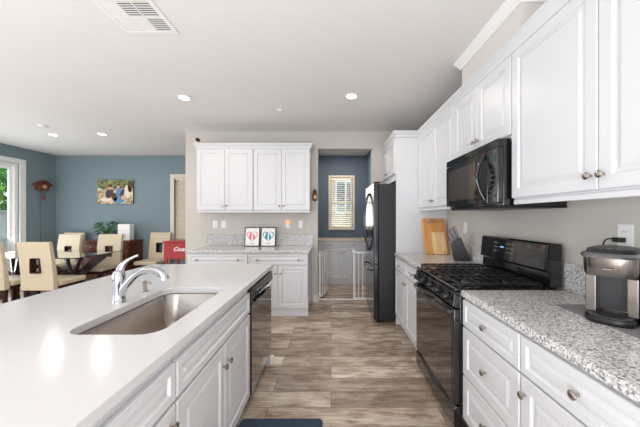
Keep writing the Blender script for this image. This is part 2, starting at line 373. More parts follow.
# ------------------------------------------------------------------ cabinets
def panel(m, u0, u1, v0, v1, fw=.055, y=0):
    rings = []
    for o, d in ((0, -.001), (0, -.016), (.004, -.020), (fw, -.020), (fw+.006, -.011), (fw+.014, -.011), (fw+.032, -.018), (fw+.034, -.0185)):
        rings.append([(u0+o, y+d, v0+o), (u1-o, y+d, v0+o), (u1-o, y+d, v1-o), (u0+o, y+d, v1-o)])
    m.loft(rings); return m
def knob(parent, u, v, y=-.020):
    m = M().lathe([(.006, 0), (.005, .012), (.008, .016), (.0155, .021), (.016, .025), (.012, .029), (.003, .031)], (u, y, v), '-y', 14)
    obj('knob', m, NICKEL, parent, smooth=True)
def cabinet(name, label, cat, loc, rz, W, D, z0, z1, fronts, kick=0, group=None, kr=.045):
    t = thing(name, label, cat, (loc[0], loc[1], 0), rz, group)
    e = .001; m = M(); zb = z0+kick
    m.box(e, W-e, 0, .018, zb, z1); m.box(e, .018, .018, D, zb, z1); m.box(W-.018, W-e, .018, D, zb, z1)
    m.box(.018, W-.018, .018, D, zb, zb+.018); m.box(.018, W-.018, D-.01, D, zb+.018, z1)
    if not kick: m.box(.018, W-.018, .018, D-.01, z1-.018, z1)
    obj('body', m, WHITE, t)
    if kick: obj('toe_kick', M().box(e, W-e, kr, kr+.015, .001, zb), WHITE, t)
    elif z0 > 1: obj('light_rail', M().box(e, W-e, -.004, .016, z0-.028, z0-.001), WHITE, t, .003)
    for kind, u0, u1, v0, v1, ks in fronts:
        small = (v1-v0) < .2
        d = obj('door' if kind == 'door' else 'drawer', panel(M(), u0, u1, v0, v1, .032 if small else .055), WHITE, t)
        for ku, kv in ks: knob(d, ku, kv)
    return t
# --- back wall base cabinets (face -Y)
bx0 = -1.96; W2 = .822
def base_pair(x, label):
    g = .004; h = W2/2
    cabinet('base_cabinet', label, 'cabinet', (x, 3.735), 0, W2, .64, 0, .874, [
        ('drawer', g, W2-g, .715, .862, [(.13, .788), (W2-.13, .788)]),
        ('door', g, h-.002, .125, .705, [(h-.035, .60)]), ('door', h+.002, W2-g, .125, .705, [(h+.035, .60)])], kick=.105, kr=.019)
base_pair(bx0, 'white base cabinet under the granite counter, left one on the back wall')
base_pair(bx0+W2+.002, 'white base cabinet under the granite counter, beside the doorway')
def top(name, label, x0, x1, y0, y1, splash, slabel):
    t = thing(name, label, 'countertop', (x0, y0, .875))
    ed = .04
    obj('slab', M().box(0, x1-x0, 0, y1-y0, .0005, ed), GRAN, t, .008, seg=3)
    a, b, c, d, e, f = splash; bs = obj('backsplash', M().box(x0+a, x0+b, y0+c, y0+d, .9156, .875+f), GRAN, None, .003); tag(bs, slabel, 'backsplash')
    return t
top('granite_countertop', 'speckled grey granite countertop on the back wall cabinets', -1.99, -.29, 3.70, YB-.001, (.0, 1.70, .655, .678, .0405, .215), 'low granite backsplash strip on the back wall behind the framed prints')
# uppers on the back wall
for i, lb in enumerate(('white double-door wall cabinet on the back wall, left of the pair', 'white double-door wall cabinet on the back wall, nearer the doorway')):
    Wu = .84; h = Wu/2; g = .004
    cabinet('wall_cabinet', lb, 'cabinet', (-1.995+i*(Wu+.002), 4.05), 0, Wu, .329, 1.465, 2.385, [
        ('door', g, h-.002, 1.475, 2.375, [(h-.03, 1.535)]), ('door', h+.002, Wu-g, 1.475, 2.375, [(h+.03, 1.535)])])
cp = [(-.02, 2.387), (.006, 2.387), (.01, 2.40), (.014, 2.412), (.036, 2.44), (.042, 2.446), (.042, 2.462), (-.02, 2.462)]
tag(obj('crown_moulding', sweep([(-1.995, YB-.002), (-1.995, 4.05), (-.311, 4.05), (-.311, YB-.002)], cp, -1), WHITE), 'white crown moulding along the top of the back wall cabinets', 'moulding')
# --- right wall
RZ = -PI/2; FX = .838
def R(y): return (FX, y)
cabinet('base_cabinet', 'white base cabinet between the refrigerator panel and the range', 'cabinet', R(3.468), RZ, 1.0, .63, 0, .874, [
    ('drawer', .004, .478, .715, .862, [(.24, .788)]), ('drawer', .482, .996, .715, .862, [(.74, .788)]),
    ('door', .004, .478, .125, .705, [(.445, .63)]), ('door', .482, .996, .125, .705, [(.515, .63)])], kick=.105)
cabinet('drawer_cabinet', 'white three-drawer base cabinet just right of the range', 'cabinet', R(1.695), RZ, .515, .63, 0, .874, [
    ('drawer', .004, .511, .70, .86, [(.257, .782)]), ('drawer', .004, .511, .40, .69, [(.257, .545)]), ('drawer', .004, .511, .125, .39, [(.257, .26)])], kick=.105)
cabinet('base_cabinet', 'white base cabinet with one drawer over a door, below the coffee maker', 'cabinet', R(1.178), RZ, .56, .63, 0, .874, [
    ('drawer', .004, .556, .70, .86, [(.28, .782)]), ('door', .004, .556, .125, .69, [(.035, .62)])], kick=.105)
cabinet('base_cabinet', 'white base cabinet nearest the camera on the right', 'cabinet', R(.616), RZ, .62, .63, 0, .874, [
    ('drawer', .004, .616, .70, .86, [(.3, .782)]), ('door', .004, .616, .125, .69, [(.585, .62)])], kick=.105)
top('granite_countertop', 'speckled grey granite countertop right of the range holding the coffee maker', .81, XR-.001, -.02, 1.697, (.642, .663, 0, 1.715, .0405, .213), 'low granite backsplash strip behind the coffee maker')
top('granite_countertop', 'speckled granite countertop between the range and the refrigerator panel', .81, XR-.001, 2.463, 3.468, (.642, .663, 0, 1.003, .0405, .213), 'low granite backsplash strip behind the knife block')
# tall panel and refrigerator cabinet
fcab = cabinet('wall_cabinet', 'white double-door cabinet above the refrigerator', 'cabinet', (.832, 4.376), RZ, .885, .60, 1.87, 2.385, [
    ('door', .004, .440, 1.93, 2.375, [(.41, 1.98)]), ('door', .445, .881, 1.93, 2.375, [(.475, 1.98)])])
obj('end_panel', M().box(.8855, .906, 0, .642, .001, 2.385), WHITE, fcab)
# uppers on the right wall
UX = 1.13
def U(y): return (UX, y)
def upper(label, yfar, W, z0, knobs=(1, 1), kz=.07):
    h = W/2; g = .004; kz = z0+kz
    cabinet('wall_cabinet', label, 'cabinet', U(yfar), RZ, W, XR-UX-.001, z0, 2.385, [
        ('door', g, h-.002, z0+.01, 2.375, [(h-.028, kz)]), ('door', h+.002, W-g, z0+.01, 2.375, [(h+.028, kz)])])
upper('white double-door wall cabinet above the cutting boards', 3.468, 1.008, 1.475)
upper('short white double-door wall cabinet directly above the microwave', 2.458, .778, 1.872)
upper('large white double-door wall cabinet above the coffee maker', 1.678, 1.09, 1.475)
tag(obj('crown_moulding', sweep([(1.13, .59), (1.13, 3.47), (.832, 3.47), (.832, YB-.002)], cp, 1), WHITE), 'white crown moulding along the right wall cabinets and refrigerator cabinet', 'moulding')
# --- island
ix = -.585
IZ = PI/2
cabinet('island_cabinet', 'white island cabinet nearest the camera with one wide drawer over two doors', 'cabinet', (ix, .09), IZ, .905, .58, 0, .879, [
    ('drawer', .004, .901, .705, .84, [(.452, .775)]),
    ('door', .004, .45, .125, .69, [(.42, .62)]), ('door', .455, .901, .125, .69, [(.862, .635)])], kick=.105)
cabinet('island_cabinet', 'white double-door island cabinet under the sink', 'cabinet', (ix, .997), IZ, .905, .58, 0, .879, [
    ('drawer', .004, .901, .705, .84, []),
    ('door', .004, .45, .125, .69, [(.42, .59)]), ('door', .455, .901, .125, .69, [(.485, .59)])], kick=.105)
m = M(); m.box(-1.19, -.572, 2.545, 2.575, .001, .879)
tag(obj('island_end_panel', m, WHITE), 'white end panel of the island beyond the dishwasher', 'panel')
m = M(); m.box(-1.43, -1.192, -.15, 2.575, .001, .879)
tag(obj('island_back_panel', m, WHITE), 'white rear side of the kitchen island facing the dining area', 'panel')
m = M().box(-.571, -.545, 2.52, 2.60, .001, .055); tag(obj('corner_guard', m, WPLAST, None, .006), 'small white foot at the bottom corner of the island end panel', 'foot')
def slab_hole(outer, inner, z0, z1):
    b = bmesh.new(); 
    for loop in (outer, inner):
        vs = [b.verts.new((x, y, z0)) for x, y in loop]
        for i in range(len(vs)): b.edges.new((vs[i], vs[(i+1) % len(vs)]))
    r = bmesh.ops.triangle_fill(b, use_beauty=True, use_dissolve=False, edges=b.edges[:])
    fs = b.faces[:]
    e = bmesh.ops.extrude_face_region(b, geom=fs)
    for v in [g for g in e['geom'] if isinstance(g, bmesh.types.BMVert)]: v.co.z = z1
    return b
sx0, sx1, sy0, sy1 = -1.055, -.675, 1.055, 1.75
b = slab_hole([(-.558, -.2), (-.558, 2.628), (-1.73, 2.628), (-1.73, -.2)], rrect(sx0, sx1, sy0, sy1, .075, 6), .88, .915)
tag(obj('island_countertop', b, QUARTZ, None, .003), 'white quartz island countertop with a sink cutout', 'countertop')
sk = thing('sink', 'stainless steel undermount sink in the white island', 'sink', ((sx0+sx1)/2, (sy0+sy1)/2, .879))
hx, hy = (sx1-sx0)/2, (sy1-sy0)/2; m = M(); rings = []
for o, z, r in ((.012, -.001, .085), (-.004, -.001, .079), (-.006, -.004, .077), (-.008, -.17, .07), (-.02, -.195, .06), (-.05, -.205, .04)):
    rings.append([(x, y, z) for x, y in rrect(-hx-o, hx+o, -hy-o, hy+o, r, 6)])
m.loft(rings, cap=False); m.face([m.v(p) for p in rings[-1]]); bmesh.ops.remove_doubles(m.b, verts=m.b.verts, dist=1e-4)
o = obj('basin', m, STEEL, sk, smooth=True); 
dr = M().lathe([(.045, -.2049), (.045, -.2035), (.034, -.2025), (.03, -.2045), (.01, -.2045)], (0, 0, 0), 'z', 20); obj('drain', dr, CHROME, sk, smooth=True)
# faucet
fc = thing('kitchen_faucet', 'curved chrome pull-out faucet with a raised lever behind the sink', 'faucet', (-1.13, 1.45, .915))
m = M().lathe([(.032, .0005), (.032, .006), (.029, .010), (.0275, .05), (.029, .10), (.031, .135), (.028, .155), (.02, .17), (.006, .176)], n=24)
obj('faucet_body', m, CHROME, fc, smooth=True)
pts = spline([(.01, -.002, .045), (.045, -.010, .092), (.10, -.018, .148), (.165, -.024, .176), (.215, -.028, .174), (.245, -.030, .158)], 6); n = len(pts)
obj('spout', M().tube(pts, [.0205-.003*math.sin(PI*i/(n-1)) for i in range(n)], 16), CHROME, fc, smooth=True)
obj('spray_head', M().tube(spline([(.20, -.027, .177), (.235, -.029, .167), (.258, -.030, .145), (.264, -.030, .128)], 5), [.017+.006*i/15 for i in range(16)], 16), CHROME, fc, smooth=True)
pts = spline([(-.004, .004, .145), (.005, .008, .185), (.03, .014, .218), (.072, .02, .243), (.088, .022, .247)], 5); n = len(pts)
obj('lever', M().tube(pts, [.024-.017*min(1, i/(n*.6)) for i in range(n)], 12, sq=(1, .75)), CHROME, fc, smooth=True)
ag = thing('soap_dispenser', 'short chrome dispenser beside the faucet', 'dispenser', (-1.135, 1.66, .915))
obj('stem', M().lathe([(.019, .0005), (.019, .004), (.011, .008), (.011, .05), (.014, .054), (.014, .064), (.004, .068)], n=18), NICKEL, ag, smooth=True)
obj('nozzle', M().tube([(0, 0, .058), (.03, -.005, .058), (.042, -.007, .05)], [.008, .007, .006], 10), NICKEL, ag, smooth=True)
# dishwasher (faces +X)
dw = thing('dishwasher', 'black dishwasher with a curved handle in the end of the island', 'dishwasher', (ix, 1.905, 0), IZ)
Wd = .636
obj('body', M().box(.002, Wd-.002, .002, .57, .10, .872), BLACKP, dw)
obj('door', M().box(.004, Wd-.004, -.028, 0, .115, .755), BLACKG, dw, .004)
m = M().loft([[(x, -.004, .76), (x, -.030, .76), (x, -.042, .80), (x, -.034, .868), (x, -.004, .868)] for x in (.004, Wd-.004)])
cpn = obj('control_panel', m, BLACK, dw, .003)
m = M()
for k in range(7): m.box(.10+k*.03, .115+k*.03, -.0425, -.036, .828, .834)
obj('buttons', m, GREY, cpn)
m = M(); n = 18
pts = [(.05+(Wd-.1)*k/n, -.034-.030*math.sin(PI*k/n), .775+.012*math.sin(PI*k/n)) for k in range(n+1)]
obj('handle', m.tube(pts, .012, 10, sq=(1, 1.4)), BLACK, dw, smooth=True)
obj('toe_kick', M().box(.004, Wd-.004, .045, .06, .001, .10), BLACKP, dw)

# ------------------------------------------------------------------ refrigerator (faces -X)
fr = thing('refrigerator', 'black stainless french-door refrigerator beside the pantry doorway', 'refrigerator', (.612, 4.345, 0), RZ)
Wf = .83
obj('body', M().box(0, Wf, .006, .80, .03, 1.80), BLACKTEX, fr, .006)
def fdoor(u0, u1, v0, v1):
    return M().loft([[(u0, 0, z), (u0, -.045, z), (u0+.012, -.058, z), (u1-.012, -.058, z), (u1, -.045, z), (u1, 0, z)] for z in (v0, v1)])
for (u0, u1, hu) in ((.002, Wf/2-.003, Wf/2-.04), (Wf/2+.003, Wf-.002, Wf/2+.04)):
    d = obj('door', fdoor(u0, u1, .765, 1.815), BSTEEL, fr, .004)
    n = 14; pts = [(hu, -.058-.012-.058*math.sin(PI*k/n)**.7, .90+.80*k/n) for k in range(n+1)]; pts = [(hu, -.058, .895)]+pts+[(hu, -.058, 1.705)]
    obj('handle', M().tube(pts, .012, 10), BSTEEL, d, smooth=True)
d = obj('freezer_drawer', fdoor(.002, Wf-.002, .05, .755), BSTEEL, fr, .004)
n = 14; pts = [(.08+(Wf-.16)*k/n, -.070-.05*math.sin(PI*k/n)**.7, .665) for k in range(n+1)]; pts = [(.075, -.058, .665)]+pts+[(Wf-.075, -.058, .665)]
obj('handle', M().tube(pts, .012, 10), BSTEEL, d, smooth=True)
for u in (.03, Wf-.11): obj('hinge_cover', M().box(u, u+.08, -.05, .04, 1.8155, 1.83), BLACKP, fr, .004)
for u in (.05, Wf-.09):
    for y in (.05, .7): obj('foot', M().lathe([(.02, 0), (.02, .03)], (u+.02, y, .0)), BLACKP, fr)
obj('grille', M().box(.01, Wf-.01, -.02, .005, .005, .045), BLACKP, fr)

# ------------------------------------------------------------------ gas range (faces -X)
RY = 2.459; rg = thing('gas_range', 'black freestanding gas range with cast iron grates', 'range', (.81, RY, 0), RZ)
Wr = .757; Dr = .640
obj('body', M().box(.001, Wr, 0, Dr-.002, .03, .905), BLACK, rg, .003)
m = M().box(0, Wr, -.035, .548, .9055, .925); obj('cooktop', m, BLACK, rg, .006)
m = M().loft([[(x, 0, .80), (x, -.03, .80), (x, -.048, .81), (x, -.036, .9), (x, 0, .9)] for x in (.001, Wr)])
cpn = obj('control_panel', m, BLACK, rg, .003)
for k in range(5):
    u = .082+k*.148
    kn = M(); kn.lathe([(.026, 0), (.026, .006), (.020, .008), (.0185, .03), (.016, .034), (.002, .035)], n=18); kn.box(-.005, .005, -.019, .019, .03, .042)
    kn.rot(Matrix.Translation((u, -.043, .855)) @ Matrix.Rotation(PI/2+.13, 4, 'X'))
    obj('control_knob', kn, BLACKP, rg, smooth=True)
od = obj('oven_door', M().loft([[(x, -.001, z), (x, -.034, z), (x+s*.006, -.040, z), ] for x, s, z in ((0, 0, 0),)], cap=False) if False else M().box(.002, Wr-.002, -.040, -.001, .192, .79), BLACK, rg, .006)
obj('window', M().box(.03, Wr-.03, -.0425, -.0403, .21, .72), BLACKG, od, .001)
n = 16; pts = [(.03+(Wr-.06)*k/n, -.062-.03*math.sin(PI*k/n), .765-.0*math.sin(PI*k/n)) for k in range(n+1)]; pts = [(.03, -.04, .765)]+pts+[(Wr-.03, -.04, .765)]
obj('handle', M().tube(pts, .014, 12, sq=(.8, 1.25)), BLACK, od, smooth=True)
obj('badge', M().box(Wr/2-.028, Wr/2+.028, -.0440, -.0427, .30, .308), NICKEL, od)
m = M(); 
m.loft([[(x, -.001, .045), (x, -.036, .045), (x, -.040, .06), (x, -.040, .165), (x, -.022, .180), (x, -.001, .180)] for x in (.002, Wr-.002)])
dw2 = obj('storage_drawer', m, BLACK, rg, .003)
m = M(); n = 12
top_ = [(.17+(Wr-.34)*k/n, .162) for k in range(n+1)]; bot = [(.17+(Wr-.34)*k/n, .160-.030*math.sin(PI*k/n)) for k in range(n+1)][::-1]
m.prism([(a, b) for a, b in top_+bot[1:-1]], 'y', -.0415, -.0403); obj('drawer_grip', m, BLACKP, dw2)
for u in (.05, Wr-.05):
    for y in (.05, .58): obj('foot', M().lathe([(.018, 0), (.018, .031)], (u, y, 0), n=12), BLACKP, rg)
# backguard
m = M().loft([[(x, .555, .926), (x, .565, 1.02), (x, .540, 1.03), (x, .555, 1.195), (x, .570, 1.207), (x, Dr-.004, 1.20), (x, Dr-.004, .926)] for x in (0, Wr)])
bgd = obj('backguard', m, BLACK, rg, .004)
def bgp(u, t, off=.0015):  # point on slanted face
    return (u, .540+.015*t-off, 1.03+.165*t)
m = M(); m.loft([[bgp(.02, .05), bgp(Wr-.02, .05), bgp(Wr-.02, .93), bgp(.02, .93)], [bgp(.02, .05, .003), bgp(Wr-.02, .05, .003), bgp(Wr-.02, .93, .003), bgp(.02, .93, .003)]]); gp = obj('glass_panel', m, BLACKG, bgd)
def dots(lst, sz, name, mt):
    m = M()
    for u, t in lst:
        a = sz; m.loft([[bgp(u-a, t-a*5, .0032), bgp(u+a, t-a*5, .0032), bgp(u+a, t+a*5, .0032), bgp(u-a, t+a*5, .0032)], [bgp(u-a, t-a*5, .004), bgp(u+a, t-a*5, .004), bgp(u+a, t+a*5, .004), bgp(u-a, t+a*5, .004)]])
    obj(name, m, mt, gp)
dots([(.20+i*.022, .40+j*.2) for i in range(3) for j in range(3)]+[(.36+i*.022, .40+j*.2) for i in range(4) for j in range(3)], .0035, 'keypad', mat('keypad_print', (170, 172, 176), .5))
dots([(.285, .62), (.30, .62), (.315, .62)], .006, 'clock_display', LED)
# burners and grates
bur = [(.15, .14, .045), (.15, .41, .035), (Wr/2, .275, .05), (Wr-.15, .14, .05), (Wr-.15, .41, .035)]
for u, y, r in bur:
    bo = obj('burner', M().lathe([(r+.012, .9255), (r+.010, .932), (r, .936)], (u, y, 0)), GREY, rg, smooth=True)
    obj('burner_cap', M().lathe([(r, .9362), (r, .943), (r-.006, .946), (.004, .947)], (u, y, 0)), BLACKM, bo, smooth=True)
for gi, (u0, u1) in enumerate(((.012, .254), (.258, .499), (.503, .745))):
    m = M(); h = .953; s = .006; y0, y1 = .0, .525
    for x in (u0+s, u1-s): m.box(x-s, x+s, y0, y1, h-.014, h)
    for y in (y0+s, (y0+y1)/2, y1-s): m.box(u0, u1, y-s, y+s, h-.014, h)
    for yy in (.075, .13, .185, .335, .39, .45): m.box(u0, u1, yy-.0035, yy+.0035, h-.008, h+.003)
    x = (u0+u1)/2; m.box(x-.0035, x+.0035, y0, y1, h-.010, h+.002)
    for x in (u0+s, u1-s):
        for y in (y0+s, y1-s): m.box(x-s, x+s, y-s, y+s, .9255, h)
    obj('grate', m, GRATE, rg, .0015)
# ------------------------------------------------------------------ microwave
mw = thing('microwave_oven', 'black over-the-range microwave with a bowed handle', 'microwave', (1.075, 2.456, 1.43), RZ)
Wm = .762; Hm = .432
obj('body', M().box(.002, Wm-.002, 0, XR-1.075-.002, .012, Hm), BLACK, mw, .003)
obj('bottom_plate', M().box(.002, Wm-.002, .01, XR-1.075-.002, -.003, .0115), BLACKP, mw)
d = obj('door', M().box(.002, .645, -.035, -.001, .03, Hm-.055), BLACK, mw, .004)
obj('door_window', M().box(.05, .50, -.0372, -.0353, .075, Hm-.10), mat('smoked_glass', (66, 54, 46), .05, coat=1), d, .001)
obj('control_panel', M().box(.648, Wm-.002, -.035, -.001, .03, Hm-.055), BLACKG, mw, .004)
obj('vent_strip', M().box(.002, Wm-.002, -.033, -.001, Hm-.052, Hm), BLACK, mw, .003)
m = M()
for k in range(16): m.box(.03+k*.044, .066+k*.044, -.0345, -.0332, Hm-.034, Hm-.028)
obj('vent_slots', m, BLACKM, mw)
obj('badge', M().box(.35, .42, -.0343, -.0332, Hm-.022, Hm-.014), NICKEL, mw)
n = 14; pts = [(.620, -.040-.052*math.sin(PI*k/n), .055+.30*k/n) for k in range(n+1)]; pts = [(.620, -.035, .05)]+pts+[(.620, -.035, .36)]
obj('handle', M().tube(pts, .013, 12), BLACK, mw, smooth=True)
m = M()
for i in range(3):
    for j in range(6): m.box(.665+i*.030, .682+i*.030, -.0365, -.0352, .07+j*.033, .085+j*.033)
obj('keypad', m, mat('keypad_grey', (58, 58, 60), .4), mw)
obj('clock_display', M().box(.665, .742, -.0365, -.0352, .29, .335), mat('display_dark_glass', (46, 62, 66), .1), mw)

# ------------------------------------------------------------------ counter objects, right
# cutting boards
def lean(m, x, y, z, a): return m.rot(Matrix.Translation((x, y, z)) @ Matrix.Rotation(a, 4, 'X'))
def board(name, label, x, y, w, h, t, a, mt, slots):
    th = thing(name, label, 'cutting board', (x, y, .9158+t*math.sin(-a)))
    m = M()
    if slots:
        m.box(-w/2, -w/2+.045, 0, t, 0, h); m.box(w/2-.045, w/2, 0, t, 0, h); m.box(-w/2+.045, w/2-.045, 0, t, 0, h-.05)
        m.box(-w/2+.045, w/2-.045, 0, t, h-.02, h)
        for k in range(3): m.box(-.055+k*.055-.012, -.055+k*.055+.012, 0, t, h-.05, h-.02)
    else: m.prism(rrect(-w/2, w/2, 0, h, .025), 'y', 0, t)
    m.rot(Matrix.Rotation(a, 4, 'X')); obj('board', m, mt, th, .003)
    m = M()
    if slots: m.box(-w/2+.05, w/2-.05, -.0015, -.0003, h-.052, h-.0485)
    else: m.lathe([(.008, .0003), (.008, .001)], (w*.3, 0, .03), '-y', 12)
    m.rot(Matrix.Rotation(a, 4, 'X')); obj('groove' if slots else 'hanging_hole', m, DARKW, th)
board('cutting_board', 'large honey bamboo cutting board leaning on the white panel', 1.297, 3.298, .29, .455, .02, -.345, BAMBOO, True)
board('cutting_board', 'small pale wooden cutting board propped in front of the bamboo board', 1.325, 3.278, .165, .28, .014, -.345, MAPLE, False)
# knife block
kb = thing('knife_block', 'black knife block with steel-handled knives beside the cutting boards', 'knife block', (1.295, 2.87, .9155), -.30)
kb.scale = (.85, 1.0, 1.13)
m = M().prism([(0, 0), (.17, 0), (.17, .03), (.075, .215), (-.035, .155)], 'y', -.055, .055); obj('block', m, BLACKP, kb, .004)
dirv = Vector((-.035-.0, 0, .155)).normalized(); dx = Vector((-.48, 0, .877)); 
for i in range(3):
    for j in range(3):
        q = Vector((-.018+i*.036, -.034+j*.034, .168+i*.0195)); L_ = .10+.012*i
        kn = M().tube([tuple(q-dx*.012), tuple(q+dx*L_*.5), tuple(q+dx*L_)], [.010, .0115, .0105], 8, sq=(.8, 1.1)); k_ = obj('knife_handle', kn, HSTEEL, kb, smooth=True)
# coffee maker on mat
tag(obj('counter_mat', M().prism(rrect(1.15, 1.445, .72, 1.41, .02), 'z', .9155, .919), GMAT, None, .001), 'grey drying mat under the coffee maker', 'mat')
cf = thing('coffee_maker', 'silver and black single-serve coffee maker on a grey mat', 'coffee maker', (1.283, 1.23, .9195), -.95)
cf.scale = (.94, .94, .97)
# local: front faces -y, width x
def rr(x0, x1, y0, y1, r, z): return [(x, y, z) for x, y in rrect(x0, x1, y0, y1, r, 5)]
obj('base', M().loft([rr(-.085, .085, -.175, .08, .07, 0), rr(-.088, .088, -.178, .08, .07, .012), rr(-.084, .084, -.174, .08, .07, .026)]), BLACKP, cf, smooth=True)
m = M().loft([rr(-.078, .078, -.168, -.035, .06, .0265), rr(-.078, .078, -.168, -.035, .06, .031)]); dt = obj('drip_tray', m, DGREY, cf, .001)
m = M()
for k in range(9): m.box(-.05+k*.0115, -.045+k*.0115, -.145, -.06, .0311, .0325)
obj('tray_slots', m, BLACKM, dt)
obj('rear_housing', M().loft([rr(-.088, .0905, -.03, .09, .03, .0262), rr(-.088, .0905, -.03, .09, .03, .284)]), STEELC, cf, .003, True)
obj('water_tank', M().loft([rr(.092, .155, -.10, .09, .025, .0), rr(.092, .155, -.10, .09, .025, .305)]), STEELC, cf, .003, True)
obj('cavity_panel', M().box(-.084, .05, -.036, -.031, .04, .20), DGREY, cf, .002)
obj('side_column', M().box(-.084, -.046, -.11, -.037, .0315, .20).box(.052, .088, -.10, -.031, .0315, .20), STEELC, cf, .004)
obj('brew_head', M().loft([rr(-.088, .088, -.135, -.031, .05, .201), rr(-.092, .092, -.15, -.031, .055, .225), rr(-.092, .092, -.155, -.031, .055, .285)]), STEELC, cf, smooth=True)
obj('silver_band', M().loft([rr(-.096, .096, -.170, .0, .06, .2855), rr(-.100, .100, -.178, .0, .06, .296), rr(-.094, .094, -.165, .0, .06, .306)]), mat('satin_silver', (190, 190, 192), .25, metal=1), cf, smooth=True)
ld = obj('lid', M().loft([rr(-.085, .085, -.150, .08, .05, .3065), rr(-.080, .080, -.140, .075, .05, .322), rr(-.05, .05, -.10, .06, .04, .330)]), BLACKP, cf, smooth=True)
obj('buttons', M().lathe([(.010, .3225), (.010, .326)], (-.03, -.118, 0)).lathe([(.010, .3225), (.010, .326)], (0, -.122, 0)).lathe([(.010, .3225), (.010, .326)], (.03, -.118, 0)), GREY, ld)
obj('badge', M().box(-.015, .015, -.1575, -.1555, .235, .24), NICKEL, cf)
# outlets
def outlet(label, loc, rz, kind='outlet', w=.072):
    t = thing('wall_outlet' if kind == 'outlet' else 'light_switch', label, kind if kind == 'outlet' else 'switch', loc, rz)
    obj('cover_plate', M().box(-w/2, w/2, -.006, -.0005, -.058, .058), WPLAST, t, .002)
    if kind == 'outlet':
        for z in (-.021, .021): 
            s = obj('socket', M().lathe([(.016, .0062), (.016, .008)], (0, 0, z), '-y', 16), WPLAST, t)
            obj('slots', M().box(-.007, -.005, -.0088, -.0082, z-.004, z+.005).box(.005, .007, -.0088, -.0082, z-.004, z+.005), BLACKP, s)
    else: obj('rocker', M().box(-.016, .016, -.010, -.0062, -.032, .032), WPLAST, t, .002)
    return t
outlet('white double outlet on the back wall, leftmost plate above the counter', (-1.865, YB, 1.255), 0)
outlet('white switch plate on the back wall just right of the leftmost outlet', (-1.725, YB, 1.255), 0, 'switch')
outlet('white outlet on the back wall nearest the doorway', (-.486, YB, 1.255), 0)
outlet('white outlet on the right wall behind the knife block', (XR, 2.98, 1.25), RZ)
outlet('white outlet on the right wall behind the coffee maker with a black plug', (XR, 1.36, 1.275), RZ)
outlet('white outlet plate holding the glowing night light on the back wall', (-.69, YB, 1.25), 0)
pl = thing('power_plug', 'black plug and cord in the outlet behind the coffee maker', 'plug', (XR-.009, 1.37, 1.255))
obj('plug', M().box(-.035, 0, -.02, .02, -.012, .012), BLACKP, pl, .004)
obj('cord', M().tube(spline([(-.034, 0, 0), (-.046, .02, .004), (-.04, .05, -.012), (-.02, .075, -.05)], 6), .0035, 8), BLACKP, pl, smooth=True)
nl = thing('night_light', 'small glowing peach night light plugged in under the wall cabinets', 'night light', (-.69, YB-.009, 1.275))
obj('base', M().box(-.022, .022, -.028, 0, -.05, -.012), WPLAST, nl, .004); obj('shade', M().loft([rr(-.03, .03, -.038, -.002, .012, -.0115), rr(-.034, .034, -.042, -.002, .012, .045)]), NIGHT, nl)
# framed prints
def heart(s, n=40):
    return [(s*.0625*16*math.sin(t)**3/1.0, s*.0625*(13*math.cos(t)-5*math.cos(2*t)-2*math.cos(3*t)-math.cos(4*t))) for t in [2*PI*k/n for k in range(n)]]
def print_frame(x, label, mt):
    t = thing('picture_frame', label, 'picture frame', (x, 4.20, .9155)); a = -.16; w, h = .118, .30
    R_ = Matrix.Rotation(a, 4, 'X'); m = M()
    m.box(-w, -w+.013, 0, .016, 0, h); m.box(w-.013, w, 0, .016, 0, h); m.box(-w+.013, w-.013, 0, .016, 0, .013); m.box(-w+.013, w-.013, 0, .016, h-.013, h)
    obj('frame', m.rot(R_), BLACKP, t, .002)
    obj('paper', M().box(-w+.013, w-.013, .006, .010, .013, h-.013).rot(R_), PAPER, t)
    m = M(); H1, H2 = heart(.088), heart(.074); cz = .165; 
    A = [m.v((p[0], .0055, p[1]+cz)) for p in H1]; B = [m.v((p[0], .0055, p[1]+cz)) for p in H2]
    for i in range(len(A)): m.face([A[i], A[(i+1) % len(A)], B[(i+1) % len(A)], B[i]])
    for cx, c2, rx, rz_ in ((-.028, .155, .02, .055), (-.02, .205, .016, .018), (.026, .14, .018, .04), (.02, .182, .013, .014)):
        m.face([m.v((cx+rx*math.cos(2*PI*k/16), .0053, c2+rz_*math.sin(2*PI*k/16))) for k in range(16)])
    obj('heart_print', m.rot(R_), mt, t)
    obj('caption', M().box(-.035, .035, .005, .0058, .045, .052).rot(R_), GREY, t)
    obj('stand', M().box(-.03, .03, 0, .004, 0, .2).rot(Matrix.Translation((0, .085, .0))@Matrix.Rotation(.14, 4, 'X')), BLACKP, t)
print_frame(-1.225, 'black framed pink heart print standing on the back counter', PINK)
print_frame(-.975, 'black framed teal heart print standing on the back counter', TEAL)
# ornament by the doorway and camera on the cabinet
orn = thing('wall_ornament', 'small brown and cream carved ornament hanging beside the doorway', 'ornament', (-.258, YB-.001, 1.62))
obj('carving', M().lathe([(.004, 0), (.03, .02), (.036, .07), (.026, .11), (.03, .14), (.016, .17), (.003, .18)], (0, -.022, 0), n=14, sy=.55), BROWN, orn, smooth=True)
obj('pale_face', M().lathe([(.002, 0), (.022, .012), (.02, .05), (.002, .062)], (.004, -.042, .03), n=12, sy=.5), CREAM, orn, smooth=True)
orn.scale = (1.25, 1, 1.1)
obj('hook', M().tube([(0, -.015, .175), (0, -.008, .215)], .002, 6), NICKEL, orn)
sc = thing('security_camera', 'small white and black camera on the top left corner of the back wall cabinets', 'camera', (-1.985, 4.06, 2.4625))
obj('base', M().lathe([(.022, 0), (.022, .008), (.006, .012), (.006, .03)], n=16), WPLAST, sc, smooth=True); obj('lens_head', M().lathe([(.004, -.02), (.026, -.016), (.03, .01), (.026, .026), (.003, .03)], (0, 0, .058), '-y', 18), BLACKP, sc, smooth=True)

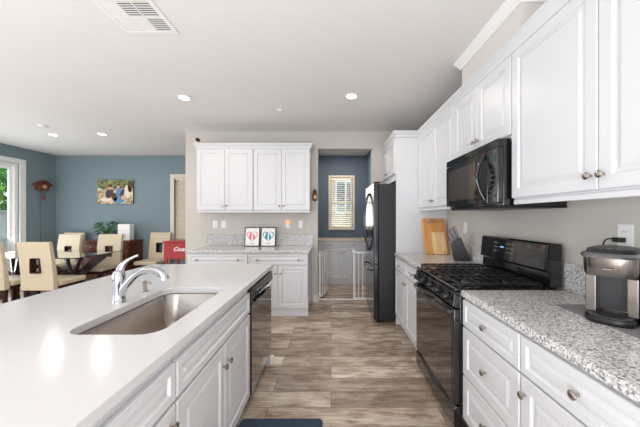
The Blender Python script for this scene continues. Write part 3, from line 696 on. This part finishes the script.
# ------------------------------------------------------------------ pantry: cabinet and gate
cabinet('pantry_cabinet', 'white low cabinet beneath the pantry window', 'cabinet', (-.26, 5.50), 0, .975, .595, 0, .874, [
    ('drawer', .004, .484, .755, .862, [(.244, .808)]), ('drawer', .490, .971, .755, .862, [(.73, .808)]),
    ('door', .004, .484, .125, .745, [(.455, .66)]), ('door', .490, .971, .125, .745, [(.52, .66)])], kick=.105)
tag(obj('pantry_countertop', M().box(-.27, .79, 5.47, 6.095, .875, .91), mat('pantry_laminate', (196, 186, 172), .4), None, .004), 'pale narrow countertop on the pantry cabinet', 'countertop')
gt = thing('safety_gate', 'white metal pet gate standing open in the pantry doorway', 'gate', (0, 4.45, 0))
GW = mat('white_gate_paint', (238, 238, 240), .35)
m = M(); m.box(DX0+.02, DX1-.005, -.012, .012, .012, .032); obj('threshold_bar', m, GW, gt, .003)
def bars(x0, x1, n, z0, z1):
    m = M(); m.box(x0, x1, -.011, .011, z1-.022, z1); m.box(x0, x1, -.011, .011, z0, z0+.02)
    for i in range(n):
        x = x0+.008+(x1-x0-.016)*i/(n-1); m.tube([(x, 0, z0+.02), (x, 0, z1-.022)], .008, 8)
    return m
p = bars(.385, DX1-.02, 5, .033, .80); p.box(.365, .384, -.012, .012, .033, .81); obj('side_panel', p, GW, gt)
p = bars(.02, .46, 5, .05, .79); p.rot(Matrix.Translation((DX0+.03, .0, 0)) @ Matrix.Rotation(1.29, 4, 'Z')); sw = obj('swing_panel', p, GW, gt)
obj('post', M().box(DX0+.018, DX0+.036, -.014, .014, .033, .81), GW, gt, .002)
obj('latch', M().box(.350, .395, -.02, .02, .79, .835), WPLAST, gt, .004)
for x in (DX0+.017, ):
    for z in (.08, .74): obj('wall_cup', M().lathe([(.014, 0), (.014, .014)], (x-.016, 0, z), 'x', 14), WPLAST, gt)
for z in (.08, .74): obj('wall_cup', M().lathe([(.014, 0), (.014, .018)], (DX1-.019, 0, z), 'x', 14), WPLAST, gt)

# ------------------------------------------------------------------ floor mat
tag(obj('floor_mat', M().prism(rrect(-.60, -.055, 1.1, 1.835, .03), 'z', .001, .012), NAVY, None, .004), 'dark navy kitchen mat on the floor beside the sink cabinet', 'mat')

# ------------------------------------------------------------------ dining furniture
tb = thing('dining_table', 'glass-topped dining table on crossed dark wooden supports', 'table', (-4.77, 4.61, 0))
obj('glass_top', M().prism(rrect(-.93, .92, -.5, .5, .05), 'z', .738, .75), TGLASS, tb, .003)
for cx in (-.58, .38):
    ob = thing('x', 'x', 'x') if False else None
    hub = obj('hub', M().lathe([(.05, .30), (.055, .36), (.05, .44)], (cx, 0, 0), n=14), DARKW, tb, smooth=True)
    for sx in (-1, 1):
        for sy in (-1, 1):
            def bm_(p0, p1, w):
                a, b_ = Vector(p0), Vector(p1); d = (b_-a).normalized(); h = Vector((-d.y, d.x, 0)).normalized()*.028; wv = Vector((0, 0, w)) 
                return M().loft([[tuple(q+h+wv), tuple(q-h+wv), tuple(q-h-wv), tuple(q+h-wv)] for q in (a, b_)])
            m = M(); a = Vector((cx, 0, .36))
            top_p = Vector((cx+sx*.40, sy*.30, .737)); 
            d = Vector((sx*.8, sy*.6, 0)); h = Vector((-d.y, d.x, 0)).normalized()*.026
            def ring(q, wd): return [tuple(q+h+d*wd), tuple(q-h+d*wd), tuple(q-h-d*wd), tuple(q+h-d*wd)]
            m.loft([ring(Vector((cx, 0, .30)), .08), ring(Vector((cx+sx*.37, sy*.26, .7375)), .095)])
            obj('support_arm', m, DARKW, tb, .004)
            m = M(); m.loft([ring(Vector((cx+sx*.19, sy*.13, .001)), .07), ring(Vector((cx, 0, .42)), .07)])
            obj('leg', m, DARKW, tb, .004)
def make_chair(label):
    t = thing('dining_chair', label, 'chair')
    W = .455
    # local: front faces +y; back at y=0..; width centred
    m = M(); y0 = .02
    m.loft([[(x, y, z) for x, y in rrect(-W/2, W/2, .075, .50, .03, 3)] for z in (.40, .47)]); obj('seat', m, CREAM, t, .018, seg=3)
    obj('seat_frame', M().box(-W/2+.015, W/2-.015, .05, .485, .355, .399), DARKW, t, .003)
    m = M(); hx0, hz0, hz1 = .068, .60, .805; Z = [.36, .50, hz0, hz1, .95, 1.03]
    def yb(z): return .06-.075*((z-.36)/.67)**1.6
    X = [-W/2, -hx0, hx0, W/2]; G = {}
    for s in (0, 1):
        for i, x in enumerate(X):
            for j, z in enumerate(Z): 
                tw = 1-.04*(j/5.0); G[s, i, j] = m.v((x*tw, yb(z)+(.0 if s == 0 else -.075+.02*(j/5.0)), z))
    for i in range(3):
        for j in range(5):
            if (i, j) == (1, 2): continue
            m.face([G[0, i, j], G[0, i+1, j], G[0, i+1, j+1], G[0, i, j+1]]); m.face([G[1, i, j], G[1, i, j+1], G[1, i+1, j+1], G[1, i+1, j]])
    def wall(a, b_): m.face([G[0, a[0], a[1]], G[0, b_[0], b_[1]], G[1, b_[0], b_[1]], G[1, a[0], a[1]]])
    for j in range(5): wall((0, j), (0, j+1)); wall((3, j), (3, j+1))
    for i in range(3): wall((i, 0), (i+1, 0)); wall((i, 5), (i+1, 5))
    wall((1, 2), (2, 2)); wall((1, 3), (2, 3)); wall((1, 2), (1, 3)); wall((2, 2), (2, 3))
    obj('backrest', m, CREAM, t, .010, seg=3, smooth=False)
    m = M(); fr_ = .012
    for a, b_, c, d in ((-hx0, -hx0+fr_, hz0, hz1), (hx0-fr_, hx0, hz0, hz1), (-hx0, hx0, hz0, hz0+fr_), (-hx0, hx0, hz1-fr_, hz1)): m.box(a, b_, -.045, .03, c, d)
    obj('cutout_frame', m, DARKW, t)
    for sx in (-1, 1):
        for yy in (.03, .465):
            c = sx*(W/2-.04); s1, s0 = .022, .015
            m = M().loft([[(c-s0, yy-s0, .0005), (c+s0, yy-s0, .0005), (c+s0, yy+s0, .0005), (c-s0, yy+s0, .0005)], [(c-s1, yy-s1, .354), (c+s1, yy-s1, .354), (c+s1, yy+s1, .354), (c-s1, yy+s1, .354)]])
            obj('leg', m, DARKW, t, .002)
    return t
chairs = [(-4.03, 3.74, 0, 'cream leather dining chair with its back to the kitchen island, uncropped'),
          (-4.71, 3.74, .02, 'cream leather dining chair cut off by the left edge, near side of the table'),
          (-5.12, 5.32, PI-.02, 'cream leather dining chair on the far side of the glass table, left of the plant'),
          (-4.32, 5.31, PI+.06, 'cream leather dining chair across the glass table, in front of the sideboard'),
          (-5.62, 5.93, PI, 'cream leather dining chair against the blue wall, mostly hidden by another chair'),
          (-3.74, 5.95, PI, 'cream leather dining chair standing alone between the sideboard and red cooler')]
proto = make_chair(chairs[0][3])
for i, (x, y, a, lb) in enumerate(chairs):
    c = proto if i == 0 else copy_tree(proto); c.location = (x, y, 0); c.rotation_euler = (0, 0, a); c['label'] = lb; c['group'] = 'cream dining chairs'
# sideboard
sb = thing('sideboard', 'cherry wood sideboard against the blue dining wall', 'sideboard', (-5.22, 5.63, 0))
obj('body', M().box(.02, 1.03, .01, .42, .08, .84), CHERRY, sb, .003); obj('top', M().box(0, 1.05, -.01, .425, .8405, .873), CHERRY, sb, .005)
for u in (.03, .53):
    d = obj('door', panel(M(), u, u+.485, .10, .66, .05, .01), CHERRY, sb); d2 = obj('drawer', panel(M(), u, u+.485, .67, .83, .03, .01), CHERRY, sb)
    knob(d2, u+.24, .75, -.01); knob(d, u+(.45 if u < .1 else .035), .42, -.01)
for u in (.03, .96):
    for y in (.02, .35): obj('foot', M().box(u, u+.055, y, y+.055, .001, .079), CHERRY, sb)
# plant
pt = thing('potted_plant', 'leafy green houseplant in a brown pot on the sideboard', 'plant', (-4.83, 5.84, .8735))
obj('pot', M().lathe([(.065, 0), (.085, .02), (.10, .10), (.095, .13), (.082, .125)], n=22), TERRA, pt, smooth=True)
obj('soil', M().lathe([(.08, .10), (.08, .118)], n=18), mat('potting_soil', (52, 38, 28), .9), pt)
m = M(); rnd = random.Random(11)
for k in range(64):
    a = rnd.uniform(0, 2*PI); R1 = rnd.uniform(.05, .19); H = rnd.uniform(.20, .45)-R1*.35; ca, sa = math.cos(a), math.sin(a)
    p0 = Vector((ca*.02, sa*.02, .118)); p2 = Vector((ca*R1, sa*R1*.75, H)); p1 = (p0+p2)/2+Vector((0, 0, .05))
    m.tube([tuple(p0), tuple(p1), tuple(p2)], .0025, 5)
    ln = rnd.uniform(.08, .13); wd = ln*.30; out = Vector((ca, sa, rnd.uniform(-.5, .35))).normalized(); sd = Vector((-sa, ca, rnd.uniform(-.3, .3))).normalized()*wd
    A = m.v(p2); B = m.v(p2+out*ln*.45+sd+Vector((0, 0, .01))); C = m.v(p2+out*ln+Vector((0, 0, -.02))); D = m.v(p2+out*ln*.45-sd+Vector((0, 0, .01))); E = m.v(p2+out*ln*.5-Vector((0, 0, .004)))
    for f in ((A, B, E), (B, C, E), (C, D, E), (D, A, E)): m.face(f)
obj('foliage', m, LEAF, pt)
# air purifier
ap = thing('air_purifier', 'white rounded box appliance on the right end of the sideboard', 'appliance', (-4.40, 5.84, .8735))
obj('housing', M().prism(rrect(-.13, .13, 0, .345, .025), 'y', -.07, .07), WPLAST, ap, .012, seg=3)
m = M()
for i in range(5): m.box(-.05, .05, -.0715, -.0703, .05+i*.02, .056+i*.02)
obj('grille', m, GREY, ap)
# canvas
cv = thing('canvas_picture', 'canvas photo print of two people seated outdoors on the blue wall', 'picture', (-4.80, YD-.001, 1.93))
obj('canvas', M().box(-.396, .396, -.03, 0, -.268, .268), mat('canvas_edge', (70, 62, 54), .8), cv)
def paint(name, cs, sc):
    m, nt, b_ = nm(name); tc = nt.nodes.new('ShaderNodeTexCoord'); n_ = nt.nodes.new('ShaderNodeTexNoise'); n_.inputs['Scale'].default_value = sc; n_.inputs['Detail'].default_value = 4
    nt.links.new(tc.outputs['Object'], n_.inputs['Vector']); r = ramp(nt, [(.35, cs[0]), (.5, cs[1]), (.65, cs[2])]); nt.links.new(n_.outputs[0], r.inputs[0]); nt.links.new(r.outputs[0], b_.inputs['Base Color']); b_.inputs['Roughness'].default_value = .7; return m
mats = [paint('print_foliage', ((58, 74, 42), (104, 116, 72), (150, 150, 104)), 14), paint('print_ground', ((120, 100, 76), (186, 168, 136), (222, 210, 184)), 16),
        mat('print_skin', (214, 170, 142), .7), mat('print_dark', (66, 62, 70), .7), mat('print_denim', (92, 136, 176), .7, var=.2, bscale=30), mat('print_hair', (92, 62, 44), .7), mat('print_pale', (226, 214, 200), .7)]
m = M(); yy = -.0305
def ell(cx, cz, rx, rz, mi, lay, rot=0):
    m.mi = mi; pp = []
    for k in range(18):
        t_ = 2*PI*k/18; x = rx*math.cos(t_); z = rz*math.sin(t_); pp.append(m.v((cx+x*math.cos(rot)-z*math.sin(rot), yy-lay*.0003, cz+x*math.sin(rot)+z*math.cos(rot))))
    m.face(pp)
def quad(x0, x1, z0, z1, mi, lay):
    m.mi = mi; m.face([m.v((x, yy-lay*.0003, z)) for x, z in ((x0, z0), (x1, z0), (x1, z1), (x0, z1))])
quad(-.396, .396, .08, .268, 0, 0); quad(-.396, .396, -.268, .08, 1, 0)
ell(-.15, -.12, .17, .11, 2, 1, .5); ell(-.20, -.17, .12, .05, 6, 2); ell(-.13, -.03, .08, .12, 3, 2, -.4); ell(-.11, .10, .05, .06, 2, 3); ell(-.11, .135, .05, .035, 5, 4)
ell(-.02, -.11, .06, .10, 5, 3, .3); ell(.09, -.05, .075, .15, 4, 2); ell(.09, -.18, .13, .07, 4, 3, .1); ell(.16, -.02, .04, .09, 3, 3, -.4); ell(.08, .13, .04, .05, 5, 4); ell(.07, .11, .03, .035, 2, 5)
ell(.20, -.13, .07, .05, 2, 4); ell(.27, .0, .07, .15, 6, 1); ell(.33, .12, .05, .13, 5, 1)
obj('print', m, mats, cv)
# cuckoo clock
ck = thing('cuckoo_clock', 'carved brown cuckoo clock with hanging chains beside the patio door', 'clock', (XL+.001, 5.74, 1.935), PI/2)
# local: faces -y -> +X after rotation by +90deg
obj('case', M().box(-.10, .10, -.10, 0, 0, .15), BROWN, ck, .004)
m = M(); m.loft([[(x*s, y, z) for x, z in ((0, .215), (.165, .11), (.155, .095), (0, .195))] for s, y in ((1, -.13), (1, 0))]); m.loft([[(-x, y, z) for x, z in ((0, .215), (.165, .11), (.155, .095), (0, .195))] for y in (-.13, 0)])
obj('roof', m, BROWN, ck, .002)
obj('gable', M().prism([(-.10, .150), (.10, .150), (0, .19)], 'y', -.10, -.005), BROWN, ck)
obj('dial', M().lathe([(.045, .1005), (.045, .106), (.038, .108)], (0, 0, .075), '-y', 24), mat('pale_dial', (206, 176, 140), .5), ck)
m = M()
for k in range(9):
    a = 2*PI*k/9; m.lathe([(.003, 0), (.022, .006), (.02, .014), (.002, .02)], (math.cos(a)*.07, -.10, .075+math.sin(a)*.06), '-y', 7)
obj('carved_leaves', m, BROWN, ck)
m = M()
for x in (-.03, .035): m.tube([(x, -.05, 0), (x, -.05, -1.06 if x < 0 else -.10)], .0035, 6)
obj('chain', m, BROWN, ck)
for x, z in ((-.03, -1.06), (.035, -.10)): obj('pinecone_weight', M().lathe([(.003, -.12), (.022, -.09), (.026, -.04), (.014, 0), (.003, .005)], (x, -.05, z), n=12), BROWN, ck, smooth=True)
# cooler
co = thing('drink_cooler', 'red soft drink cooler chest on legs at the end of the kitchen wall', 'cooler', (-2.93, 4.76, 0))
cw, cd = .76, .42
obj('chest', M().box(0, cw, 0, cd, .63, .915), RED, co, .008); obj('lid', M().box(-.015, cw+.015, -.015, cd+.015, .9155, .945), RED, co, .008)
for x in (.02, cw-.05):
    for y in (.01, cd-.04): obj('leg', M().box(x, x+.035, y, y+.03, .001, .629), RED, co)
obj('shelf', M().box(.02, cw-.02, .04, cd-.04, .18, .20), RED, co)
obj('trim_handle', M().tube([(-.03, .1, .86), (-.045, .12, .86), (-.045, .3, .86), (-.03, .32, .86), (-.001, .32, .86)], .006, 8), NICKEL, co)
cu = bpy.data.curves.new('cooler_text', 'FONT'); cu.body = 'Coca-Cola'; cu.size = .098; cu.shear = .45; cu.extrude = .001; cu.space_character = .9; cu.offset = .002
to = bpy.data.objects.new('tmp', cu); COL.objects.link(to); bpy.context.view_layer.update()
me = bpy.data.meshes.new_from_object(to.evaluated_get(bpy.context.evaluated_depsgraph_get())); bpy.data.objects.remove(to)
me.transform(Matrix.Translation((.165, -.0022, .775)) @ Matrix.Rotation(PI/2, 4, 'X')); me.materials.clear(); me.materials.append(PAPER)
lt = bpy.data.objects.new('lettering', me); COL.objects.link(lt); lt.parent = co; lt['label'] = 'white slanted Coca-Cola lettering'

# ------------------------------------------------------------------ ceiling fixtures
def can(label, x, y, w=6):
    t = thing('recessed_light', label, 'ceiling light', (x, y, CZ-.0005)); t['group'] = 'recessed ceiling lights'
    m = M(); n = 28; rs = [(.078, 0), (.078, -.006), (.058, -.008), (.055, -.003), (.055, 0)]
    rings = [[(r*math.cos(2*PI*k/n), r*math.sin(2*PI*k/n), z) for k in range(n)] for r, z in rs]; m.loft(rings+[rings[0]], cap=False)
    obj('trim_ring', m, TRIM, t, smooth=True)
    obj('lens', M().lathe([(.054, -.0035), (.054, -.001)], n=24), LAMPM, t)
    d = bpy.data.lights.new('bulb', 'AREA'); d.shape = 'DISK'; d.size = .10; d.energy = w; d.color = L((255, 244, 232))[:3]
    lo = bpy.data.objects.new('bulb', d); COL.objects.link(lo); lo.parent = t; lo.location = (0, 0, -.012)
can('round recessed ceiling light above the aisle in front of the refrigerator', .233, 3.09)
can('round recessed ceiling light above the left end of the back cabinets', -1.69, 3.13)
can('round recessed ceiling light above the dining table, right one of the two', -3.79, 4.5)
can('round recessed ceiling light above the dining table, left one of the two', -4.63, 4.53)
can('added round recessed light hidden in the pantry alcove ceiling', .2, 5.3, 15)  # added lamp behind the doorway header, brightens the pantry
can('added unseen recessed ceiling light behind the camera in the aisle', .1, -1.3)  # added out of view to light the floor and lower doors
can('added unseen recessed ceiling light behind the camera beyond the island', -1.69, -1.3)  # another added fill can, out of view
can('added unseen recessed ceiling light in the living area, left of the island', -3.79, 1.4)  # unseen can added as fill on the living side
can('added unseen recessed ceiling light in the living area near the patio door', -5.2, 1.4)  # added with the one above, also outside the view
def disc(name, label, cat, x, y, r):
    tag(obj(name, M().lathe([(r, -.0005), (r, -.012), (r*.8, -.02), (.003, -.021)], (x, y, CZ), n=20), WPLAST, smooth=True), label, cat)
disc('sprinkler_cover', 'small white round cover on the kitchen ceiling between two lights', 'cover', -.655, 3.495, .04)
disc('smoke_detector', 'white round detector on the ceiling left of the dining lights', 'detector', -4.33, 4.09, .06)
def vent(label, x, y, w, l):
    vt = thing('ceiling_vent', label, 'vent', (x, y, CZ-.0005)); a, b_ = w/2, l/2
    m = M(); f = .03
    m.box(-a, a, -b_, -b_+f, -.008, 0); m.box(-a, a, b_-f, b_, -.008, 0); m.box(-a, -a+f, -b_+f, b_-f, -.008, 0); m.box(a-f, a, -b_+f, b_-f, -.008, 0)
    xs = [(-a+f, -a+.135), (-a+.142, -a+.235), (-a+.242, a-f)]; ys = [(-b_+f, -.004), (.004, b_-f)]
    for q in (xs[0][1], xs[1][1]): m.box(q, q+.007, -b_+f, b_-f, -.008, 0)
    m.box(-a+f, a-f, -.004, .004, -.0081, 0)
    obj('frame', m, TRIM, vt)
    obj('duct_opening', M().box(-a+f, a-f, -b_+f, b_-f, -.0012, -.0004), mat('vent_opening_grey', (88, 88, 92), .8), vt)
    for qx, (x0, x1) in enumerate(xs):
        for qy, (y0, y1) in enumerate(ys):
            m = M(); n = 7; dark = (qx, qy) in ((1, 0), (2, 0), (2, 1))
            for k in range(n):
                yy = y0+(y1-y0)*(k+.5)/n; s_ = (y1-y0)/n*(.22 if dark else .47)
                m.box(x0, x1, yy-s_, yy+s_, -.0065, -.005)
            obj('louvers', m, TRIM, vt)
    return vt
vent('white square ceiling vent with grey louvers above the island', -1.325, 1.865, .38, .34)
